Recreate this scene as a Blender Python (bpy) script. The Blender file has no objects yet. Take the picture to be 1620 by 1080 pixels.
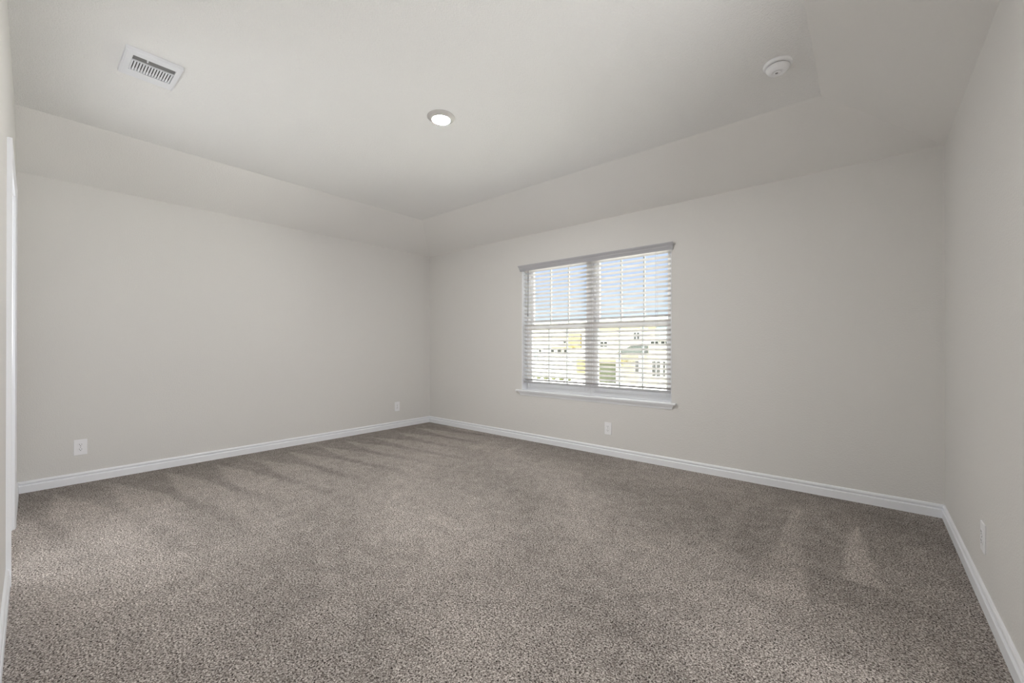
import bpy, bmesh, math, random
from mathutils import Vector, Matrix, noise
C = bpy.context.scene.collection
S = bpy.context.scene
R = math.radians

# ------------------------------------------------------------------ camera, world, lights, exposure
LP = dict(lens=740.0, hall_fill=80.0, closet_fill=23.0, sky=1.1, zen=33.0, sun=0.5, expo=0.06)

PX0, PX1, PY = -4.8905, 0.4101, 3.895      # left wall x, right wall x (at window wall), window wall y
HW, HC = 2.44, 2.7189                      # wall plate height, flat ceiling height
TR = 0.61                                  # width of the sloped band of the ceiling

cam_d = bpy.data.cameras.new('camera')
cam = bpy.data.objects.new('camera', cam_d); C.objects.link(cam); S.camera = cam
cam_d.sensor_width = 36.0; cam_d.lens = 655.892 / 1620 * 36.0
cam_d.shift_y = 5.714 / 1620
cam_d.clip_start = 0.02; cam_d.clip_end = 400
_y, _p, _r = R(40.2196), R(0.1107), R(0.0345)
fw = Vector((-math.sin(_y)*math.cos(_p), math.cos(_y)*math.cos(_p), math.sin(_p)))
rr = Vector((math.cos(_y), math.sin(_y), 0)); uu = rr.cross(fw)
r2 = rr*math.cos(_r) + uu*math.sin(_r); u2 = -rr*math.sin(_r) + uu*math.cos(_r)
m = Matrix((( r2.x, u2.x, -fw.x, 0.0), (r2.y, u2.y, -fw.y, 0.0), (r2.z, u2.z, -fw.z, 1.1232), (0, 0, 0, 1)))
cam.matrix_world = m

w = bpy.data.worlds.new('sky'); S.world = w; w.use_nodes = True
nt = w.node_tree; nt.nodes.clear()
bg = nt.nodes.new('ShaderNodeBackground'); out = nt.nodes.new('ShaderNodeOutputWorld')
geo = nt.nodes.new('ShaderNodeTexCoord'); sep = nt.nodes.new('ShaderNodeSeparateXYZ')
rmp = nt.nodes.new('ShaderNodeValToRGB')
rmp.color_ramp.elements[0].position = 0.0; rmp.color_ramp.elements[0].color = (0.95, 1.0, 1.0, 1)
rmp.color_ramp.elements[1].position = 0.35; rmp.color_ramp.elements[1].color = (0.56, 0.67, 0.92, 1)
e = rmp.color_ramp.elements.new(0.62); e.color = (1.0, 0.97, 0.93, 1)
e = rmp.color_ramp.elements.new(0.07); e.color = (0.74, 0.83, 0.95, 1)
e = rmp.color_ramp.elements.new(0.16); e.color = (0.58, 0.68, 0.92, 1)
nt.links.new(geo.outputs['Generated'], sep.inputs[0]); nt.links.new(sep.outputs['Z'], rmp.inputs[0])
nt.links.new(rmp.outputs[0], bg.inputs[0]); nt.links.new(bg.outputs[0], out.inputs[0])
# the high sky is far brighter than the band near the horizon
mr = nt.nodes.new('ShaderNodeMapRange'); mr.interpolation_type = 'SMOOTHSTEP'
mr.inputs['From Min'].default_value = 0.27; mr.inputs['From Max'].default_value = 0.75
mr.inputs['To Min'].default_value = LP['sky']; mr.inputs['To Max'].default_value = LP['sky'] * LP['zen']
nt.links.new(sep.outputs['Z'], mr.inputs['Value']); nt.links.new(mr.outputs[0], bg.inputs[1])

def lamp(name, kind, energy, loc, rot=(0, 0, 0), size=None, size_y=None, color=(1, 1, 1), **kw):
    if energy <= 0: return None
    d = bpy.data.lights.new(name, kind); d.energy = energy; d.color = color
    o = bpy.data.objects.new(name, d); C.objects.link(o); o.location = loc; o.rotation_euler = rot
    if kind == 'AREA' and size:
        d.shape = 'RECTANGLE' if size_y else 'DISK'; d.size = size
        if size_y: d.size_y = size_y
    for k, v in kw.items(): setattr(d, k, v)
    return o
# sun from behind the house: it lights the houses across the street and does not enter the room
lamp('sun', 'SUN', LP['sun'], (0, -20, 30), (R(52), 0, R(-20)), color=(1.0, 0.97, 0.9), angle=R(1))
# added fill panel beside the camera, shining through an opening cut for it
lamp('hall_fill_panel', 'AREA', LP['hall_fill'], (2.0, 1.0, 0.75), (0, R(113), 0), 1.3, 1.8, (0.985, 0.99, 1.0))
lamp('closet_fill_panel', 'AREA', LP['closet_fill'], (-3.75, -0.5, 1.35), (R(108), 0, R(-52)), 0.7, 1.4, (0.98, 0.99, 1.0))  # unseen panel behind the doorway, turned to brighten the right wall
# guides the sampling of the sky through the window
po = lamp('window_portal', 'AREA', 1.0, (-2.245, PY + 0.17, 1.31), (R(-90), 0, 0), 1.85, 1.5)
po.data.cycles.is_portal = True

vs = S.view_settings
S.display_settings.display_device = 'sRGB'
vs.view_transform = 'Standard'; vs.look = 'None'; vs.gamma = 1.0; vs.use_curve_mapping = False
vs.exposure = LP['expo']
cy = S.cycles
cy.max_bounces = 10; cy.diffuse_bounces = 8; cy.glossy_bounces = 4; cy.transparent_max_bounces = 16
cy.sample_clamp_indirect = 6.0; cy.caustics_reflective = False; cy.caustics_refractive = False
cy.use_denoising = True
try: cy.denoiser = 'OPENIMAGEDENOISE'
except Exception: pass

# ------------------------------------------------------------------ materials
def lin(c): return tuple(((v/255)/12.92 if v/255 <= 0.04045 else ((v/255+0.055)/1.055)**2.4) for v in c)
def mat(name, col, rough=0.5, spec=0.3, metal=0.0, bump=None, vary=0.0):
    """bump: list of (scale, detail, strength, distance)"""
    M = bpy.data.materials.new(name); M.use_nodes = True
    n = M.node_tree; b = n.nodes['Principled BSDF']
    b.inputs['Base Color'].default_value = (*lin(col), 1); b.inputs['Roughness'].default_value = rough
    b.inputs['Specular IOR Level'].default_value = spec; b.inputs['Metallic'].default_value = metal
    tc = n.nodes.new('ShaderNodeTexCoord')
    if vary:
        nz = n.nodes.new('ShaderNodeTexNoise'); nz.inputs['Scale'].default_value = 3.0; nz.inputs['Detail'].default_value = 4
        n.links.new(tc.outputs['Object'], nz.inputs['Vector'])
        mx = n.nodes.new('ShaderNodeMix'); mx.data_type = 'RGBA'
        a = lin(col); mx.inputs[6].default_value = (*[v*(1-vary) for v in a], 1); mx.inputs[7].default_value = (*[min(1, v*(1+vary)) for v in a], 1)
        n.links.new(nz.outputs['Fac'], mx.inputs[0]); n.links.new(mx.outputs[2], b.inputs['Base Color'])
    prev = None
    for (sc, det, st, dist) in (bump or []):
        nz = n.nodes.new('ShaderNodeTexNoise'); nz.inputs['Scale'].default_value = sc; nz.inputs['Detail'].default_value = det
        n.links.new(tc.outputs['Object'], nz.inputs['Vector'])
        bp = n.nodes.new('ShaderNodeBump'); bp.inputs['Strength'].default_value = st; bp.inputs['Distance'].default_value = dist
        n.links.new(nz.outputs['Fac'], bp.inputs['Height'])
        if prev: n.links.new(prev.outputs[0], bp.inputs['Normal'])
        prev = bp
    if prev: n.links.new(prev.outputs[0], b.inputs['Normal'])
    return M

WALLC = (221, 219.5, 217)
M_wall = mat('greige_orange_peel_paint', WALLC, 0.75, 0.15, bump=[(120, 3, 0.5, 0.004)])
M_slope = mat('paint_on_slopes', (233, 232, 230), 0.75, 0.15, bump=[(110, 3, 0.5, 0.004)])
M_white = mat('white_semigloss_trim', (238, 240, 244), 0.35, 0.4)
M_vinyl = mat('white_window_vinyl', (232, 233, 235), 0.4, 0.35)
M_slat = mat('white_faux_wood', (220, 217, 214), 0.45, 0.3, bump=[(300, 2, 0.05, 0.001)])
M_cord = mat('cord_grey', (205, 205, 205), 0.8, 0.1)
M_wand = mat('wand_plastic_grey', (120, 120, 122), 0.25, 0.5)
M_val_shade = mat('blind_backlit_shade', (184, 184, 188), 0.45, 0.3)  # grey stands in for backlit shade on the valance and bottom rail
M_plate = mat('outlet_white_plastic', (240, 240, 243), 0.35, 0.4)
M_slot = mat('outlet_slot_dark', (52, 50, 48), 0.6, 0.2)
M_ventw = mat('vent_white_enamel', (232, 234, 238), 0.4, 0.35)
M_ventd = mat('duct_dark_sheet_metal', (74, 74, 74), 0.7, 0.2)
M_det = mat('detector_white_plastic', (247, 248, 250), 0.4, 0.35)
M_detg = mat('detector_grey_plastic', (140, 140, 142), 0.5, 0.3)
M_seam = mat('detector_vent_gap', (70, 68, 66), 0.8, 0.1)
M_ringw = mat('downlight_white_trim', (196, 194, 191), 0.45, 0.3)

def ceiling_mat():
    """knockdown texture: flattened splatter islands over a smooth skim coat"""
    M = mat('knockdown_ceiling_paint', (241, 241, 240), 0.8, 0.12)
    n = M.node_tree; b = n.nodes['Principled BSDF']
    tc = [x for x in n.nodes if x.type == 'TEX_COORD'][0]
    nz = n.nodes.new('ShaderNodeTexNoise'); nz.inputs['Scale'].default_value = 105; nz.inputs['Detail'].default_value = 4; nz.inputs['Distortion'].default_value = 0.9
    n.links.new(tc.outputs['Object'], nz.inputs['Vector'])
    cr = n.nodes.new('ShaderNodeValToRGB'); cr.color_ramp.elements[0].position = 0.36; cr.color_ramp.elements[1].position = 0.62
    n.links.new(nz.outputs['Fac'], cr.inputs[0])
    bp = n.nodes.new('ShaderNodeBump'); bp.inputs['Strength'].default_value = 0.55; bp.inputs['Distance'].default_value = 0.0035
    n.links.new(cr.outputs[0], bp.inputs['Height']); n.links.new(bp.outputs[0], b.inputs['Normal'])
    return M
M_ceil = ceiling_mat()

def carpet_mat():
    M = mat('frieze_carpet', (150, 140, 132), 0.95, 0.05)
    n = M.node_tree; b = n.nodes['Principled BSDF']; L = n.links
    tc = [x for x in n.nodes if x.type == 'TEX_COORD'][0]
    def noise_n(sc, det, dist=0.0, rough=0.5):
        z = n.nodes.new('ShaderNodeTexNoise'); z.inputs['Scale'].default_value = sc; z.inputs['Detail'].default_value = det
        z.inputs['Distortion'].default_value = dist; z.inputs['Roughness'].default_value = rough
        L.new(tc.outputs['Object'], z.inputs['Vector']); return z
    # twisted yarn ends: mixed light and dark fibres
    n1 = noise_n(165, 2.0, 0.7, 0.6)
    cr = n.nodes.new('ShaderNodeValToRGB')
    el = cr.color_ramp.elements
    el[0].position = 0.33; el[0].color = (*lin((36, 31, 29)), 1)
    el[1].position = 0.66; el[1].color = (*lin((227, 221, 216)), 1)
    x = el.new(0.42); x.color = (*lin((115, 107, 102)), 1)
    x = el.new(0.52); x.color = (*lin((170, 162, 156)), 1)
    L.new(n1.outputs['Fac'], cr.inputs[0])
    n2 = noise_n(10, 5, 0.3, 0.6)
    at = n.nodes.new('ShaderNodeAttribute'); at.attribute_name = 'nap_and_light'
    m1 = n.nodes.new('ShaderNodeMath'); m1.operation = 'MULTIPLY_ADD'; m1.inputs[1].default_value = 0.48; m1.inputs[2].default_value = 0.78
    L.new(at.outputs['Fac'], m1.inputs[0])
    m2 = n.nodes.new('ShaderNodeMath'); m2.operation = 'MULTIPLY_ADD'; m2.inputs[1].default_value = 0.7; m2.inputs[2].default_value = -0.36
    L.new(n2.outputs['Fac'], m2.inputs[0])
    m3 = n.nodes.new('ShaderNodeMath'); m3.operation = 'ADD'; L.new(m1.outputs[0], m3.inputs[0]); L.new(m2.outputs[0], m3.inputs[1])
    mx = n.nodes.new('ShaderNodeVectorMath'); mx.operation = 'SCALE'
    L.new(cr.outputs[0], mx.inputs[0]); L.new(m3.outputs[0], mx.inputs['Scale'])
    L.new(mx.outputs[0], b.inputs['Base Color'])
    bp = n.nodes.new('ShaderNodeBump'); bp.inputs['Strength'].default_value = 0.9; bp.inputs['Distance'].default_value = 0.008
    L.new(n1.outputs['Fac'], bp.inputs['Height']); L.new(bp.outputs[0], b.inputs['Normal'])
    return M
M_carpet = carpet_mat()

def glass_mat():
    M = bpy.data.materials.new('window_glass'); M.use_nodes = True
    n = M.node_tree; n.nodes.clear()
    o = n.nodes.new('ShaderNodeOutputMaterial'); mx = n.nodes.new('ShaderNodeMixShader')
    t = n.nodes.new('ShaderNodeBsdfTransparent'); g = n.nodes.new('ShaderNodeBsdfGlossy'); f = n.nodes.new('ShaderNodeFresnel')
    t.inputs[0].default_value = (0.96, 0.985, 0.975, 1); g.inputs['Roughness'].default_value = 0.02; f.inputs[0].default_value = 1.3
    n.links.new(f.outputs[0], mx.inputs[0]); n.links.new(t.outputs[0], mx.inputs[1]); n.links.new(g.outputs[0], mx.inputs[2])
    n.links.new(mx.outputs[0], o.inputs[0]); return M
M_glass = glass_mat()

def emit_mat(name, col, st):
    M = bpy.data.materials.new(name); M.use_nodes = True
    b = M.node_tree.nodes['Principled BSDF']; b.inputs['Base Color'].default_value = (0.9, 0.9, 0.9, 1)
    b.inputs['Emission Color'].default_value = (*col, 1); b.inputs['Emission Strength'].default_value = st
    return M
M_lens = emit_mat('downlight_lens_lit', (1.0, 0.99, 0.97), LP['lens'])

# ------------------------------------------------------------------ mesh helpers
def obj(name, bm, mats, parent=None, smooth=False):
    me = bpy.data.meshes.new(name)
    bmesh.ops.recalc_face_normals(bm, faces=bm.faces)
    bm.to_mesh(me); bm.free()
    for m_ in (mats if isinstance(mats, (list, tuple)) else [mats]): me.materials.append(m_)
    if smooth:
        for p in me.polygons: p.use_smooth = True
    o = bpy.data.objects.new(name, me); C.objects.link(o)
    if parent: o.parent = parent
    return o
def tag(o, label=None, cat=None, group=None, kind=None):
    if label: o['label'] = label
    if cat: o['category'] = cat
    if group: o['group'] = group
    if kind: o['kind'] = kind
    return o
def empty(name, loc=(0, 0, 0), rot=(0, 0, 0)):
    o = bpy.data.objects.new(name, None); C.objects.link(o); o.location = loc; o.rotation_euler = rot
    o.empty_display_size = 0.1
    return o
def box(bm, a, b, mi=0):
    x0, y0, z0 = a; x1, y1, z1 = b
    v = [bm.verts.new(p) for p in ((x0,y0,z0),(x1,y0,z0),(x1,y1,z0),(x0,y1,z0),(x0,y0,z1),(x1,y0,z1),(x1,y1,z1),(x0,y1,z1))]
    for f in ((0,3,2,1),(4,5,6,7),(0,1,5,4),(1,2,6,5),(2,3,7,6),(3,0,4,7)):
        fc = bm.faces.new([v[i] for i in f]); fc.material_index = mi
    return v
def bbox(a, b, bev=0.002, seg=2):
    bm = bmesh.new(); box(bm, a, b)
    if bev: bmesh.ops.bevel(bm, geom=bm.edges[:], offset=bev, segments=seg, affect='EDGES', profile=0.5)
    return bm
def addbm(dst, src):
    me = bpy.data.meshes.new('t'); src.to_mesh(me); src.free(); dst.from_mesh(me); bpy.data.meshes.remove(me)
def lathe(profile, seg=48, axis_sign=-1):
    """profile of (radius, drop) revolved about Z; drop goes along axis_sign*Z"""
    bm = bmesh.new(); rings = []
    for (r, d) in profile:
        if r < 1e-6: rings.append([bm.verts.new((0, 0, axis_sign*d))])
        else: rings.append([bm.verts.new((r*math.cos(2*math.pi*i/seg), r*math.sin(2*math.pi*i/seg), axis_sign*d)) for i in range(seg)])
    for a, b in zip(rings, rings[1:]):
        for i in range(seg):
            j = (i+1) % seg
            if len(a) == 1 and len(b) == 1: continue
            if len(a) == 1: bm.faces.new((a[0], b[i], b[j]))
            elif len(b) == 1: bm.faces.new((a[i], b[0], a[j]))
            else: bm.faces.new((a[i], a[j], b[j], b[i]))
    return bm
def cyl(bm, p0, p1, r, seg=12):
    p0 = Vector(p0); p1 = Vector(p1); d = (p1-p0).normalized()
    a = d.orthogonal().normalized(); b = d.cross(a)
    A = []; B = []
    for i in range(seg):
        t = 2*math.pi*i/seg; q = a*math.cos(t)*r + b*math.sin(t)*r
        A.append(bm.verts.new(p0+q)); B.append(bm.verts.new(p1+q))
    for i in range(seg):
        j = (i+1) % seg; bm.faces.new((A[i], A[j], B[j], B[i]))
    bm.faces.new(A[::-1]); bm.faces.new(B)
def extrude_profile(prof, A, B, inward, flareA=0.0, flareB=0.0):
    """prof: closed list of (t, z) with t = distance out of the wall. swept from A to B (2D points)"""
    A = Vector(A); B = Vector(B); d = (B-A).normalized(); n = Vector(inward).normalized()
    bm = bmesh.new(); va = []; vb = []
    for t, z in prof:
        pa = A + n*t - d*flareA*t; pb = B + n*t + d*flareB*t
        va.append(bm.verts.new((pa.x, pa.y, z))); vb.append(bm.verts.new((pb.x, pb.y, z)))
    k = len(prof)
    for i in range(k):
        j = (i+1) % k; bm.faces.new((va[i], va[j], vb[j], vb[i]))
    bm.faces.new(va[::-1]); bm.faces.new(vb)
    return bm
def wall(name, A, B, outn, thick, z1, holes=(), z0=-0.02, mats=None):
    """solid wall from A to B (inner face), thickness goes along outn, rectangular holes (s0,s1,z0,z1)"""
    A = Vector(A); B = Vector(B); Ln = (B-A).length; d = (B-A)/Ln; n = Vector(outn).normalized()
    ss = sorted({0.0, Ln, *[h[0] for h in holes], *[h[1] for h in holes]})
    zs = sorted({z0, z1, *[h[2] for h in holes], *[h[3] for h in holes]})
    bm = bmesh.new(); cache = {}
    def V(s, t, z):
        k = (round(s, 5), round(t, 5), round(z, 5))
        if k not in cache:
            p = A + d*s + n*t; cache[k] = bm.verts.new((p.x, p.y, z))
        return cache[k]
    def solid(i, j):
        if i < 0 or j < 0 or i >= len(ss)-1 or j >= len(zs)-1: return False
        sm = (ss[i]+ss[i+1])/2; zm = (zs[j]+zs[j+1])/2
        return not any(h[0] < sm < h[1] and h[2] < zm < h[3] for h in holes)
    for i in range(len(ss)-1):
        for j in range(len(zs)-1):
            if not solid(i, j): continue
            a, b, c, e_ = ss[i], ss[i+1], zs[j], zs[j+1]
            bm.faces.new((V(a,0,c), V(b,0,c), V(b,0,e_), V(a,0,e_)))
            bm.faces.new((V(a,thick,c), V(a,thick,e_), V(b,thick,e_), V(b,thick,c)))
            if not solid(i-1, j): bm.faces.new((V(a,0,c), V(a,0,e_), V(a,thick,e_), V(a,thick,c)))
            if not solid(i+1, j): bm.faces.new((V(b,0,c), V(b,thick,c), V(b,thick,e_), V(b,0,e_)))
            if not solid(i, j-1): bm.faces.new((V(a,0,c), V(a,thick,c), V(b,thick,c), V(b,0,c)))
            if not solid(i, j+1): bm.faces.new((V(a,0,e_), V(b,0,e_), V(b,thick,e_), V(a,thick,e_)))
    return tag(obj(name, bm, mats or M_wall), kind='structure')

# ------------------------------------------------------------------ room shell
WX0, WX1, WZ0, WZ1 = -3.135, -1.355, 0.597, 2.075         # window opening
def y0(x): return -0.026 - 0.01093*(x - PX0)              # face of the wall that holds the doorway
def x3(y): return PX1 - 0.00547*(PY - y)                  # face of the right wall
TH = 0.16
DX0, DX1, DZ = -3.955, -3.085, 2.035                      # doorway in the near wall
wall('wall_left', (PX0, -0.20), (PX0, PY + TH), (-1, 0), TH, HW)
wall('wall_back', (PX0 , PY), (PX1 , PY), (0, 1), TH, HW, [(WX0-PX0, WX1-PX0, WZ0-0.02, WZ1)])
wall('wall_right', (x3(-0.25), -0.25), (x3(PY+TH), PY+TH), (1, -0.00547), TH, HW, [(0.35, 2.05, -0.02, 2.1)])  # opening added to let the fill panel into the room
FO = [(DX0-PX0, DX1-PX0, -0.02, DZ)]
wall('wall_front', (PX0, y0(PX0)), (PX1+0.05, y0(PX1+0.05)), (-0.01093, -1), 0.12, 2.86, FO)

def build_ceiling():
    bm = bmesh.new()
    ya, yb = -0.17, PY
    P = {}
    def v(k, x, y, z): P[k] = bm.verts.new((x, y, z))
    v('a', PX0, ya, HW); v('b', PX0, yb, HW); v('c', PX1, yb, HW); v('d', x3(ya), ya, HW)
    v('A', PX0+TR, ya, HC); v('B', PX0+TR, yb-TR, HC); v('Cc', PX1-TR, yb-TR, HC); v('D', x3(ya)-TR, ya, HC)
    o = TH
    v('ao', PX0-o, ya, HW); v('bo', PX0-o, yb+o, HW); v('co', PX1+o, yb+o, HW); v('do', PX1+o, ya, HW)
    v('at', PX0-o, ya, 2.9); v('bt', PX0-o, yb+o, 2.9); v('ct', PX1+o, yb+o, 2.9); v('dt', PX1+o, ya, 2.9)
    def f(ks, mi):
        fc = bm.faces.new([P[k] for k in ks]); fc.material_index = mi
    f('A B Cc D'.split(), 0)
    f('a b B A'.split(), 1); f('b c Cc B'.split(), 1); f('c d D Cc'.split(), 1)
    f('ao bo b a'.split(), 1); f('bo co c b'.split(), 1); f('co do d c'.split(), 1)
    f('ao at bt bo'.split(), 1); f('bo bt ct co'.split(), 1); f('co ct dt do'.split(), 1)
    f('at dt ct bt'.split(), 1); f('ao a A D d do dt at'.split(), 1)
    return tag(obj('ceiling', bm, [M_ceil, M_slope]), kind='structure')
build_ceiling()

# unseen: a hallway added for the fill panel, and the room behind the doorway
bm = bmesh.new()
box(bm, (2.1, -0.3, -0.02), (2.2, 2.3, 2.5)); box(bm, (PX1+TH, -0.4, -0.02), (2.2, -0.3, 2.5)); box(bm, (PX1+TH, 2.3, -0.02), (2.2, 2.4, 2.5)); box(bm, (PX1+TH, -0.4, 2.44), (2.2, 2.4, 2.54))
tag(obj('wall_fill_hall', bm, M_wall), kind='structure')
bm = bmesh.new()
box(bm, (-4.6, -1.7, -0.02), (-2.5, -1.6, 2.5)); box(bm, (-4.7, -1.7, -0.02), (-4.6, -0.16, 2.5)); box(bm, (-2.5, -1.7, -0.02), (-2.4, -0.18, 2.5)); box(bm, (-4.7, -1.7, 2.44), (-2.4, -0.18, 2.54))
tag(obj('wall_closet', bm, M_wall), kind='structure')

# carpet with the lay of the pile brushed by the vacuum, plus doorway light in its tone
def nap_and_light(x, y):
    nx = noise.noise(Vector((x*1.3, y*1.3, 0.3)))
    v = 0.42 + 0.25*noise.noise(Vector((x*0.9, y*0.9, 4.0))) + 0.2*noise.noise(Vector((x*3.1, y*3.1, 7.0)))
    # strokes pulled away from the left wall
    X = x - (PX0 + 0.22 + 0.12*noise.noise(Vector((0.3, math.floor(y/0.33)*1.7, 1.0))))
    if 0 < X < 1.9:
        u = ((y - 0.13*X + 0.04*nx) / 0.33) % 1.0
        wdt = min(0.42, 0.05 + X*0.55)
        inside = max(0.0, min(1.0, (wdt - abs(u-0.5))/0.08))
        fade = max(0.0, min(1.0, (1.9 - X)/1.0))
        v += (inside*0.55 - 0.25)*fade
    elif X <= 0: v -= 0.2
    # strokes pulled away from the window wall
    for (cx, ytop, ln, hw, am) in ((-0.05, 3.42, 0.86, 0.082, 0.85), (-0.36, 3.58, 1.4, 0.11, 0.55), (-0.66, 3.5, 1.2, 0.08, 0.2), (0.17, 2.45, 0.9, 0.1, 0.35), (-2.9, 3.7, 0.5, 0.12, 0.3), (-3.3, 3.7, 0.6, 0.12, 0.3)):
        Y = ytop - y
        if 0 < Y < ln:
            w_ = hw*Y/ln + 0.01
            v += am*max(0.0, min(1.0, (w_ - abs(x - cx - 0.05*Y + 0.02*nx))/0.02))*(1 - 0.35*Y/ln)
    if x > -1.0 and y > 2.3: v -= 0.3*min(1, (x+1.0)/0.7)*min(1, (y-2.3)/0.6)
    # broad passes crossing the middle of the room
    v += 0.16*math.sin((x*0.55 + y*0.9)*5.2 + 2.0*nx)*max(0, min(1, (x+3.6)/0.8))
    # paler oval before the doorway, standing in for light spilling through it
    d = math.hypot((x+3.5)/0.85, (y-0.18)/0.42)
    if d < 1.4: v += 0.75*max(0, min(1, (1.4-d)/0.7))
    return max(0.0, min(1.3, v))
def build_floor():
    x0, x1, ya, yb, st = PX0-TH, 2.2, -1.7, PY+TH, 0.03
    nx_ = int((x1-x0)/st); ny_ = int((yb-ya)/st)
    vs_ = []; nap_ = []
    for j in range(ny_+1):
        for i in range(nx_+1):
            x = x0+(x1-x0)*i/nx_; y = ya+(yb-ya)*j/ny_
            vs_.append((x, y, 0.0)); nap_.append(nap_and_light(x, y))
    fs = [(j*(nx_+1)+i, j*(nx_+1)+i+1, (j+1)*(nx_+1)+i+1, (j+1)*(nx_+1)+i) for j in range(ny_) for i in range(nx_)]
    me = bpy.data.meshes.new('floor'); me.from_pydata(vs_, [], fs); me.update()
    a = me.attributes.new('nap_and_light', 'FLOAT', 'POINT'); a.data.foreach_set('value', nap_)
    me.materials.append(M_carpet)
    o = bpy.data.objects.new('floor', me); C.objects.link(o); return tag(o, kind='structure')
build_floor()

# baseboards
BB = [(0, 0), (0.0145, 0), (0.0145, 0.052), (0.0125, 0.0545), (0.0050, 0.0560), (0.0035, 0.061), (0.0045, 0.0665), (0.0110, 0.0685), (0.0125, 0.073), (0.0105, 0.081), (0.0075, 0.086), (0.003, 0.088), (0, 0.088)]
tag(obj('baseboard_left', extrude_profile(BB, (PX0, y0(PX0)), (PX0, PY), (1, 0)), M_white), kind='structure')
tag(obj('baseboard_back', extrude_profile(BB, (PX0, PY), (PX1, PY), (0, -1)), M_white), kind='structure')
tag(obj('baseboard_right', extrude_profile(BB, (x3(1.86), 1.86), (x3(PY), PY), (-1, 0.00547)), M_white), kind='structure')
b1 = extrude_profile(BB, (PX0, y0(PX0)), (-4.012, y0(-4.012)), (0.01093, 1))
addbm(b1, extrude_profile(BB, (-3.028, y0(-3.028)), (x3(0), y0(x3(0))), (0.01093, 1)))
tag(obj('baseboard_front', b1, M_white), kind='structure')

# doorway casing and jamb
door = tag(empty('door_1', ((DX0+DX1)/2, y0((DX0+DX1)/2), 0)), kind='structure')
def rel(bm, o):
    bmesh.ops.translate(bm, vec=-Vector(o.location), verts=bm.verts); return bm
CP = [(0.0, 0.0), (0.0, 0.010), (0.010, 0.0135), (0.034, 0.0155), (0.050, 0.017), (0.057, 0.0165), (0.057, 0.0)]   # (across, out)
def casing():
    pr = CP
    bm = bmesh.new()
    path = [(DX0, 0.0), (DX0, DZ), (DX1, DZ), (DX1, 0.0)]
    outs = [(-1, 0), (-1, 1), (1, 1), (1, 0)]
    rings = []
    for (px, pz), (ox, oz) in zip(path, outs):
        rings.append([bm.verts.new((px+ox*a, y0(px+ox*a)+t, pz+oz*a)) for a, t in pr])
    for r0, r1 in zip(rings, rings[1:]):
        for i in range(len(pr)):
            j = (i+1) % len(pr); bm.faces.new((r0[i], r0[j], r1[j], r1[i]))
    bm.faces.new(rings[0]); bm.faces.new(rings[-1][::-1])
    return bm
obj('casing', rel(casing(), door), M_white, door)
bm = bmesh.new()
for (a, b) in (((DX0, -0.17, 0), (DX0+0.016, y0(DX0)+0.002, DZ)), ((DX1-0.016, -0.17, 0), (DX1, y0(DX1)+0.002, DZ)), ((DX0, -0.17, DZ-0.016), (DX1, y0(DX1)+0.002, DZ))):
    box(bm, a, b)
obj('jamb', rel(bm, door), M_white, door)

# ------------------------------------------------------------------ window trim
stool = bbox((-3.215, PY-0.034, 0.577), (-1.305, PY, 0.597), 0.006, 3)
s2 = bbox((WX0+0.001, PY-0.01, 0.577), (WX1-0.001, PY+0.10, 0.597), 0.0)
addbm(stool, s2)
st = tag(obj('trim_1', stool, M_white), kind='structure')
AP = [(0, 0.532), (0.004, 0.532), (0.006, 0.535), (0.006, 0.541), (0.009, 0.543), (0.012, 0.551), (0.018, 0.561), (0.025, 0.568), (0.027, 0.577), (0, 0.577)]
tag(obj('trim_2', extrude_profile(AP, (-3.150, PY), (-1.355, PY), (0, -1), 1.0, 1.0), M_white), kind='structure')

lb_ = bmesh.new()
for a, b in (((WX0, PY-0.003, WZ0), (WX0+0.008, PY+0.086, WZ1)), ((WX1-0.005, PY-0.003, WZ0), (WX1, PY+0.086, WZ1)), ((WX0+0.010, PY-0.0004, WZ1-0.010), (WX1-0.010, PY+0.086, WZ1))): box(lb_, a, b)
tag(obj('trim_3', lb_, M_white), kind='structure')

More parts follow.
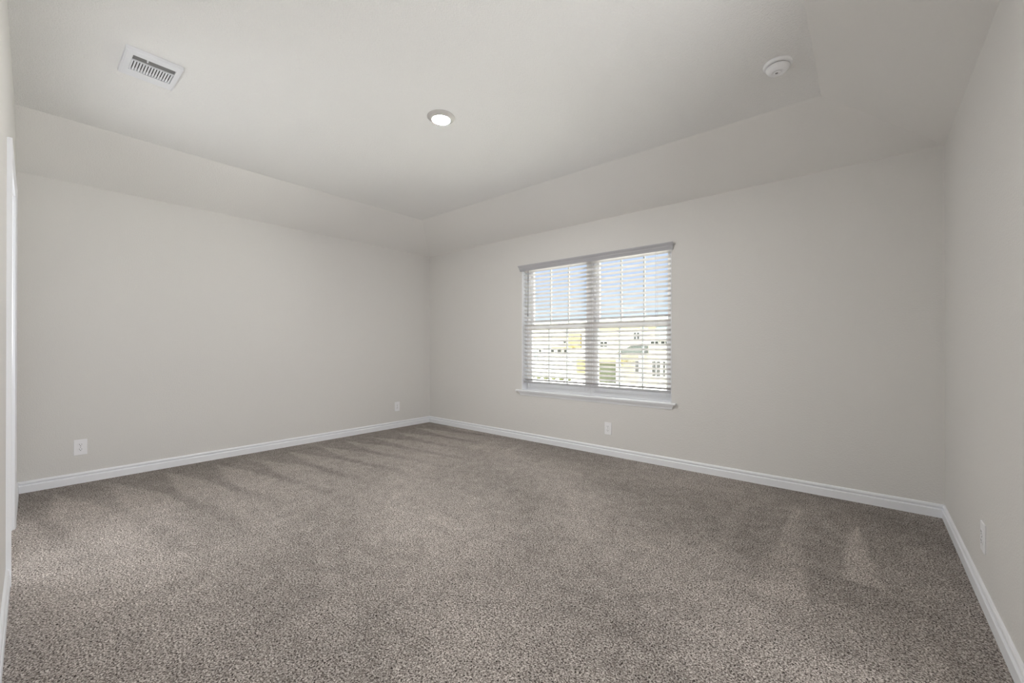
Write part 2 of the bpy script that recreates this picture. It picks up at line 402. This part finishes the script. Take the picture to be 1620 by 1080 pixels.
# ------------------------------------------------------------------ the two window units
def window_unit(name, x0, x1):
    W = tag(empty(name, ((x0+x1)/2, PY+0.09, WZ0)), kind='structure')
    ya, yb = PY+0.085, PY+0.158
    z0, z1 = WZ0, WZ1
    f = 0.034
    bm = bmesh.new()
    for a, b in (((x0, ya, z0), (x0+f, yb, z1)), ((x1-f, ya, z0), (x1, yb, z1)), ((x0+f, ya, z0), (x1-f, yb, z0+f)), ((x0+f, ya, z1-0.022), (x1-f, yb, z1))):
        addbm(bm, bbox(a, b, 0.002, 1))
    obj('frame', rel(bm, W), M_vinyl, W)
    def sash(nm, za, zb, y_a, y_b, top, bot):
        s = 0.040
        bm = bmesh.new()
        X0, X1 = x0+f+0.004, x1-f-0.004
        for a, b in (((X0, y_a, za), (X0+s, y_b, zb)), ((X1-s, y_a, za), (X1, y_b, zb)), ((X0+s, y_a, za), (X1-s, y_b, za+bot)), ((X0+s, y_a, zb-top), (X1-s, y_b, zb))):
            addbm(bm, bbox(a, b, 0.003, 2))
        so = obj(nm, rel(bm, W), M_vinyl, W)
        gx0, gx1, gz0, gz1 = X0+s-0.004, X1-s+0.004, za+bot-0.004, zb-top+0.004
        ym = (y_a+y_b)/2
        g = bmesh.new(); box(g, (gx0, ym-0.002, gz0), (gx1, ym+0.002, gz1))
        obj('pane', rel(g, W), M_glass, so)
        mb = bmesh.new()
        for k in (1, 2):
            xm = gx0 + (gx1-gx0)*k/3; box(mb, (xm-0.008, ym+0.003, gz0), (xm+0.008, ym+0.011, gz1))
        obj('muntin', rel(mb, W), M_vinyl, so)
    sash('lower_sash', z0+f, 1.372, PY+0.088, PY+0.120, 0.042, 0.052)
    sash('upper_sash', 1.330, z1-0.022, PY+0.122, PY+0.154, 0.028, 0.042)
    # sash lock on the meeting rail
    xm = (x0+x1)/2
    l = bbox((xm-0.03, PY+0.080, 1.366), (xm+0.03, PY+0.112, 1.380), 0.003, 2)
    obj('latch', rel(l, W), M_vinyl, W)
window_unit('window_1', WX0, (WX0+WX1)/2)
window_unit('window_2', (WX0+WX1)/2, WX1)

# ------------------------------------------------------------------ horizontal blind
BX0, BX1 = WX0+0.011, WX1-0.009
blind = tag(empty('window_blind', ((BX0+BX1)/2, PY+0.036, 2.075)), 'white horizontal slat blind hanging open in the window', 'blind')
VP = [(0.0, 2.018), (0.006, 2.018), (0.008, 2.024), (0.012, 2.034), (0.019, 2.044), (0.021, 2.048), (0.021, 2.053), (0.027, 2.063), (0.036, 2.072), (0.038, 2.078), (0.038, 2.084), (0.0, 2.084)]
obj('valance', rel(extrude_profile(VP, (-3.160, PY-0.0005), (-1.342, PY-0.0005), (0, -1), 0.35, 0.35), blind), M_val_shade, blind)
yc = PY+0.038
hr = bbox((BX0, PY+0.012, 2.030), (BX1, PY+0.062, 2.070), 0.002)
obj('headrail', rel(hr, blind), M_slat, blind)
NS, pitch, z_top = 29, 0.04615, 2.012
hwid = 0.0255
sb = bmesh.new()
for i in range(NS):
    zc = z_top - i*pitch; tilt = R(17 + 11*i/NS)      # slats hang a little steeper towards the bottom
    top = []; bot = []
    for k in range(7):
        u_ = -1 + 2*k/6                      # -1 room edge, +1 window edge
        bulge = 0.0022*(1-u_*u_)
        dy = u_*hwid; 
        for lst, off in ((top, 0.0013), (bot, -0.0013)):
            lz = bulge + off*(0.6 if k in (0, 6) else 1)
            Yp = yc + dy*math.cos(tilt) + lz*math.sin(tilt)
            Zp = zc - dy*math.sin(tilt) + lz*math.cos(tilt)
            lst.append((Yp, Zp))
    loop = top + bot[::-1]
    va = [sb.verts.new((BX0+0.002, a, b)) for a, b in loop]; vb = [sb.verts.new((BX1-0.002, a, b)) for a, b in loop]
    for q in range(len(loop)):
        j = (q+1) % len(loop); sb.faces.new((va[q], va[j], vb[j], vb[q]))
    sb.faces.new(va[::-1]); sb.faces.new(vb)
obj('slats', rel(sb, blind), M_slat, blind)
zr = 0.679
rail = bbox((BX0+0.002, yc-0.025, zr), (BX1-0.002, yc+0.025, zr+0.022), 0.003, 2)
obj('bottom_rail', rel(rail, blind), M_val_shade, blind)
for lx in (-3.0, -2.20, -1.51):
    lb = bmesh.new()
    for yy in (yc-0.0262, yc+0.0262): box(lb, (lx-0.001, yy-0.0006, zr+0.01), (lx+0.001, yy+0.0006, 2.035))
    for i in range(NS):
        zc = z_top - i*pitch - 0.0035
        v_ = [(lx-0.0008, yc-0.0262, zc+0.009), (lx+0.0008, yc-0.0262, zc+0.009), (lx+0.0008, yc+0.0262, zc-0.009), (lx-0.0008, yc+0.0262, zc-0.009)]
        q = [lb.verts.new(p) for p in v_] + [lb.verts.new((p[0], p[1], p[2]-0.001)) for p in v_]
        for fc in ((0,1,2,3),(7,6,5,4),(0,4,5,1),(1,5,6,2),(2,6,7,3),(3,7,4,0)): lb.faces.new([q[i_] for i_ in fc])
    obj('ladder_cord', rel(lb, blind), M_cord, blind)
wb = bmesh.new(); cyl(wb, (-3.045, PY-0.002, 1.50), (-3.045, PY+0.006, 2.03), 0.0038, 8); cyl(wb, (-3.045, PY-0.002, 1.475), (-3.045, PY-0.002, 1.505), 0.0055, 10)
tag(obj('tilt_wand', rel(wb, blind), M_wand, blind), 'grey plastic tilt wand')

# ------------------------------------------------------------------ outlets
def outlet(name, loc, rotz, label):
    """built facing -Y at the origin, then turned; loc is the centre of the plate on the wall"""
    T = tag(empty(name, loc, (0, 0, rotz)), label, 'outlet', 'duplex outlets low on the walls')
    w2, h2 = 0.039, 0.063
    pl = bbox((-w2, -0.006, -h2), (w2, 0.0005, h2), 0.003, 3)
    P = obj('cover_plate', pl, M_plate, T)
    for sgn in (1, -1):
        zc = sgn*0.0195
        fb = bmesh.new(); vv = []
        pts = []
        for i in range(24):
            t = 2*math.pi*i/24
            pts.append((0.0172*math.cos(t), max(-0.0140, min(0.0140, 0.0172*math.sin(t)))))
        a = [fb.verts.new((x, -0.0062, zc+z)) for x, z in pts]; b = [fb.verts.new((x*0.97, -0.0085, zc+z*0.97)) for x, z in pts]
        for i in range(24): fb.faces.new((a[i], a[(i+1) % 24], b[(i+1) % 24], b[i]))
        fb.faces.new(b)
        F = obj('receptacle', fb, M_plate, T)
        sl = bmesh.new()
        box(sl, (-0.0080, -0.0088, zc+0.000), (-0.0056, -0.0080, zc+0.0085)); box(sl, (0.0056, -0.0088, zc+0.001), (0.0078, -0.0080, zc+0.0080))
        cyl(sl, (0, -0.0080, zc-0.0065), (0, -0.0088, zc-0.0065), 0.0027, 12)
        tag(obj('slot', sl, M_slot, F), 'dark plug slots')
    sc = bmesh.new(); cyl(sc, (0, -0.0058, 0), (0, -0.0072, 0), 0.0026, 12)
    obj('screw', sc, M_detg, T)
    return T
outlet('wall_outlet', (PX0, 0.312, 0.293), R(90), 'white outlet on the left wall nearest the doorway, its slots clearly dark')
outlet('wall_outlet', (PX0, 3.335, 0.290), R(90), 'small far white outlet on the left wall near the room corner')
outlet('wall_outlet', (-1.998, PY, 0.276), 0, 'white outlet on the window wall below the window')
outlet('wall_outlet', (x3(2.71), 2.71, 0.291), R(-90), 'white outlet on the right wall seen nearly edge on')

# ------------------------------------------------------------------ ceiling fixtures
# register
V = tag(empty('ceiling_vent', (-3.118, 0.475, HC)), 'white metal air register with a dark slotted grille on the ceiling', 'vent')
def ring_frame(X, Y, xi0, xi1, yi0, yi1, d_out, d_in, lip):
    bm = bmesh.new()
    def rg(x0, x1, y0_, y1, z): return [bm.verts.new(p) for p in ((x0, y0_, z), (x1, y0_, z), (x1, y1, z), (x0, y1, z))]
    r = [rg(-X, X, -Y, Y, 0), rg(-X, X, -Y, Y, -d_out), rg(-X+0.008, X-0.008, -Y+0.008, Y-0.008, -d_in), rg(xi0, xi1, yi0, yi1, -d_in), rg(xi0, xi1, yi0, yi1, -0.001)]
    for a, b in zip(r, r[1:]):
        for i in range(4): bm.faces.new((a[i], a[(i+1) % 4], b[(i+1) % 4], b[i]))
    return bm
gx0, gx1, gy0, gy1 = -0.068, 0.106, -0.088, 0.096          # grille opening relative to the centre
obj('frame', ring_frame(0.146, 0.122, gx0, gx1, gy0, gy1, 0.020, 0.023, 0), M_ventw, V)
bk = bmesh.new(); box(bk, (gx0-0.004, gy0-0.004, -0.0022), (gx1+0.004, gy1+0.004, -0.0002))
tag(obj('duct_opening', bk, M_ventd, V), 'dark duct behind the grille')
br = bbox((0.047, gy0, -0.0232), (0.053, gy1, -0.003), 0.001, 1)
obj('divider', br, M_ventw, V)
fn = bmesh.new()
for k in range(15):
    yk = gy0 + (gy1-gy0)*(k+0.5)/15
    box(fn, (gx0, yk-0.0042, -0.0185), (0.047, yk+0.0034, -0.0165))
obj('louver', fn, M_ventw, V)
lv = bmesh.new()
for xx in (0.066, 0.084):
    q = [lv.verts.new(p) for p in ((xx-0.010, gy0, -0.0175), (xx-0.010, gy1, -0.0175), (xx+0.004, gy1, -0.010), (xx+0.004, gy0, -0.010), (xx-0.010, gy0, -0.0165), (xx-0.010, gy1, -0.0165), (xx+0.004, gy1, -0.009), (xx+0.004, gy0, -0.009))]
    for fc in ((0,1,2,3),(7,6,5,4),(0,4,5,1),(1,5,6,2),(2,6,7,3),(3,7,4,0)): lv.faces.new([q[i_] for i_ in fc])
tag(obj('long_louver', lv, mat('louver_grey_enamel', (128, 128, 128), 0.5, 0.3), V), 'grey long side blades')
lvr = bbox((0.085, -0.030, -0.027), (0.104, -0.024, -0.014), 0.001, 1)
obj('lever', lvr, M_ventw, V)

# downlight
D = tag(empty('recessed_light', (-2.246, 1.888, HC)), 'round white ceiling downlight with a glowing lens', 'ceiling light')
obj('trim_ring', lathe([(0.0950, 0.0), (0.0955, 0.003), (0.0930, 0.0050), (0.0870, 0.0065), (0.0670, 0.0195), (0.0625, 0.0215), (0.0615, 0.0200)], 64), M_ringw, D, True)
tag(obj('lens', lathe([(0.0617, 0.0206), (0.045, 0.0222), (0.0, 0.0232)], 64), M_lens, D, True), 'glowing white lens')

# smoke detector
T = tag(empty('smoke_detector', (-0.366, 2.758, HC)), 'round white smoke detector on the ceiling near the right corner', 'smoke detector')
obj('base', lathe([(0.070, 0.0), (0.0715, 0.004), (0.0705, 0.013), (0.066, 0.0165), (0.058, 0.0175), (0.0, 0.0175)], 64), M_det, T, True)
tag(obj('vent_gap', lathe([(0.0545, 0.017), (0.0545, 0.0215), (0.0, 0.0215)], 48), M_seam, T, True), 'dark ring shaped gap')
obj('cover', lathe([(0.0575, 0.0208), (0.0590, 0.0225), (0.0575, 0.031), (0.052, 0.040), (0.046, 0.0475), (0.034, 0.0505), (0.027, 0.0510), (0.025, 0.0480), (0.0, 0.0480)], 64), M_det, T, True)
bt = lathe([(0.0175, 0.047), (0.0175, 0.0515), (0.015, 0.0530), (0.0, 0.0532)], 32)
obj('test_button', bt, M_det, T, True)
il = lathe([(0.0075, 0.0530), (0.007, 0.0540), (0.0, 0.0542)], 20); bmesh.ops.translate(il, vec=(-0.004, -0.003, 0), verts=il.verts)
tag(obj('indicator', il, M_detg, T), 'grey indicator spot')

# ------------------------------------------------------------------ outside
GZ = -3.25
M_ground = mat('pale_street', (205, 202, 196), 0.9, 0.1, vary=0.06)
M_cream = mat('cream_stucco', (120, 117, 98), 0.85, 0.1, vary=0.03)
M_white_s = mat('white_siding', (130, 130, 124), 0.8, 0.1, vary=0.02)
M_tan = mat('tan_stone', (108, 98, 64), 0.9, 0.1, vary=0.15)
M_roof = mat('grey_green_shingle', (30, 34, 29), 0.9, 0.1, vary=0.15)
M_roofp = mat('pale_shingle', (116, 114, 104), 0.9, 0.1, vary=0.1)
M_gar = mat('olive_garage_door', (46, 49, 34), 0.7, 0.2)
M_winx = mat('dark_window_pane', (12, 16, 12), 0.25, 0.5)
M_bluew = mat('pale_blue_siding', (90, 100, 103), 0.8, 0.1)
M_bush = mat('shrub_green', (60, 63, 40), 0.9, 0.1, vary=0.3)
gb = bmesh.new(); box(gb, (-90, PY+1.5, GZ-0.5), (60, 130, GZ)); tag(obj('street', gb, M_ground), kind='structure')

def house(name, x0, x1, yf, yb, zt, ridge, mwall, mroof, label):
    """gabled house; front at yf"""
    H = tag(empty(name, ((x0+x1)/2, yf, GZ)), label, 'house', 'houses across the street')
    bm = bmesh.new(); box(bm, (x0, yf, GZ), (x1, yb, zt)); obj('walls', rel(bm, H), mwall, H)
    bm = bmesh.new(); ov = 0.45; ym = (yf+yb)/2
    pts = [(yf-ov, zt-0.12), (yf-ov, zt+0.1), (ym, ridge), (yb+ov, zt+0.1), (yb+ov, zt-0.12)]
    va = [bm.verts.new((x0-ov, a, b)) for a, b in pts]; vb = [bm.verts.new((x1+ov, a, b)) for a, b in pts]
    for i in range(5): bm.faces.new((va[i], va[(i+1) % 5], vb[(i+1) % 5], vb[i]))
    bm.faces.new(va); bm.faces.new(vb[::-1]); obj('roof', rel(bm, H), mroof, H)
    return H
def hwin(H, yf, x0, x1, z0, z1, nx=2, nz=2, fr=0.09):
    bm = bmesh.new()
    box(bm, (x0-fr, yf-0.06, z0-fr), (x1+fr, yf-0.01, z0)); box(bm, (x0-fr, yf-0.06, z1), (x1+fr, yf-0.01, z1+fr))
    box(bm, (x0-fr, yf-0.06, z0), (x0, yf-0.01, z1)); box(bm, (x1, yf-0.06, z0), (x1+fr, yf-0.01, z1))
    for k in range(1, nx): xm = x0+(x1-x0)*k/nx; box(bm, (xm-0.035, yf-0.05, z0), (xm+0.035, yf-0.02, z1))
    for k in range(1, nz): zm = z0+(z1-z0)*k/nz; box(bm, (x0, yf-0.05, zm-0.03), (x1, yf-0.02, zm+0.03))
    F = obj('window', rel(bm, H), M_white_s, H)
    bm = bmesh.new(); box(bm, (x0, yf-0.03, z0), (x1, yf-0.005, z1)); obj('pane', rel(bm, H), M_winx, F)
def slab(H, nm, a, b, m_):
    bm = bmesh.new(); box(bm, a, b); return obj(nm, rel(bm, H), m_, H)

YF = 45.0
A = house('house', -25.2, -8.0, YF, YF+9, 3.5, 4.9, M_cream, M_roofp, 'cream two storey house with an olive garage door, seen through the right window')
slab(A, 'garage_door', (-24.2, YF-0.08, GZ), (-22.0, YF+0.02, -1.05), M_gar)
slab(A, 'band', (-24.6, YF-0.15, -0.98), (-20.6, YF+0.02, -0.55), M_tan)
hwin(A, YF, -17.75, -16.85, -2.2, -0.55, 2, 2); hwin(A, YF, -16.55, -15.95, -2.2, -0.55, 2, 2)
hwin(A, YF, -19.9, -19.2, 1.85, 2.65, 2, 2)
hwin(A, YF, -17.9, -17.05, 1.2, 1.62, 2, 1); hwin(A, YF, -16.75, -15.9, 1.2, 1.62, 2, 1)
hwin(A, YF, -24.1, -23.2, 1.0, 1.6, 2, 1); hwin(A, YF, -19.7, -19.1, -2.0, -0.6, 1, 2)
slab(A, 'bay', (-17.2, YF-0.25, 1.7), (-14.5, YF+0.02, 3.2), M_bluew)
# porch roof
bm = bmesh.new()
vp = [bm.verts.new(p) for p in ((-21.4, YF-1.6, 0.25), (-18.2, YF-1.6, 0.25), (-18.2, YF, 1.15), (-20.2, YF, 1.15), (-21.4, YF-1.6, 0.12), (-18.2, YF-1.6, 0.12), (-18.2, YF, 0.12), (-21.4, YF, 0.12))]
for fc in ((0,1,2,3),(0,4,5,1),(1,5,6,2),(3,2,6,7),(0,3,7,4),(4,7,6,5)): bm.faces.new([vp[i] for i in fc])
obj('porch_roof', rel(bm, A), M_roof, A)
for xx in (-21.2, -18.5): slab(A, 'post', (xx-0.15, YF-1.5, GZ), (xx+0.15, YF-1.2, 0.15), M_white_s)

B = house('house', -37.5, -26.3, YF+1.0, YF+10, 3.3, 4.6, M_white_s, M_roofp, 'white two storey house with tan trim, seen through the left window')
YB = YF+1.0
slab(B, 'band', (-35.0, YB-0.12, 2.15), (-29.6, YB+0.02, 2.45), M_tan)
slab(B, 'bay', (-29.4, YB-0.3, 0.9), (-27.3, YB+0.02, 2.6), M_tan)
slab(B, 'canopy', (-31.5, YB-0.8, 0.75), (-28.2, YB+0.02, 1.0), M_tan)
for (a, b) in ((-32.0, -31.5), (-30.9, -30.4), (-29.9, -29.4), (-34.0, -33.6)): hwin(B, YB, a, b, 0.15, 0.6, 1, 1, 0.06)
hwin(B, YB, -30.0, -29.6, 1.5, 1.95, 1, 1, 0.06)
slab(B, 'stone_pier', (-34.9, YB-0.15, -0.8), (-34.2, YB+0.02, 0.9), M_bluew)
slab(B, 'porch_band', (-28.0, YB-0.12, -2.3), (-26.4, YB+0.02, -0.6), M_tan)
rnd = random.Random(3)
def bush(x, y, r, label):
    bm = bmesh.new(); bmesh.ops.create_icosphere(bm, subdivisions=3, radius=r)
    for v_ in bm.verts:
        k = 1 + 0.25*noise.noise(v_.co*3.0/r + Vector((x, y, 0))); v_.co *= k; v_.co.z *= 0.8
    o = obj('shrub', bm, M_bush); o.location = (x, y, GZ + r*0.62); tag(o, label, 'shrub', 'shrubs in front of the white house')
for i, (x, r) in enumerate(((-34.0, 0.34), (-32.9, 0.28), (-31.7, 0.36), (-30.5, 0.27), (-29.3, 0.34), (-28.2, 0.3))):
    bush(x, YB-1.6, r, 'low green shrub in the row before the white house')
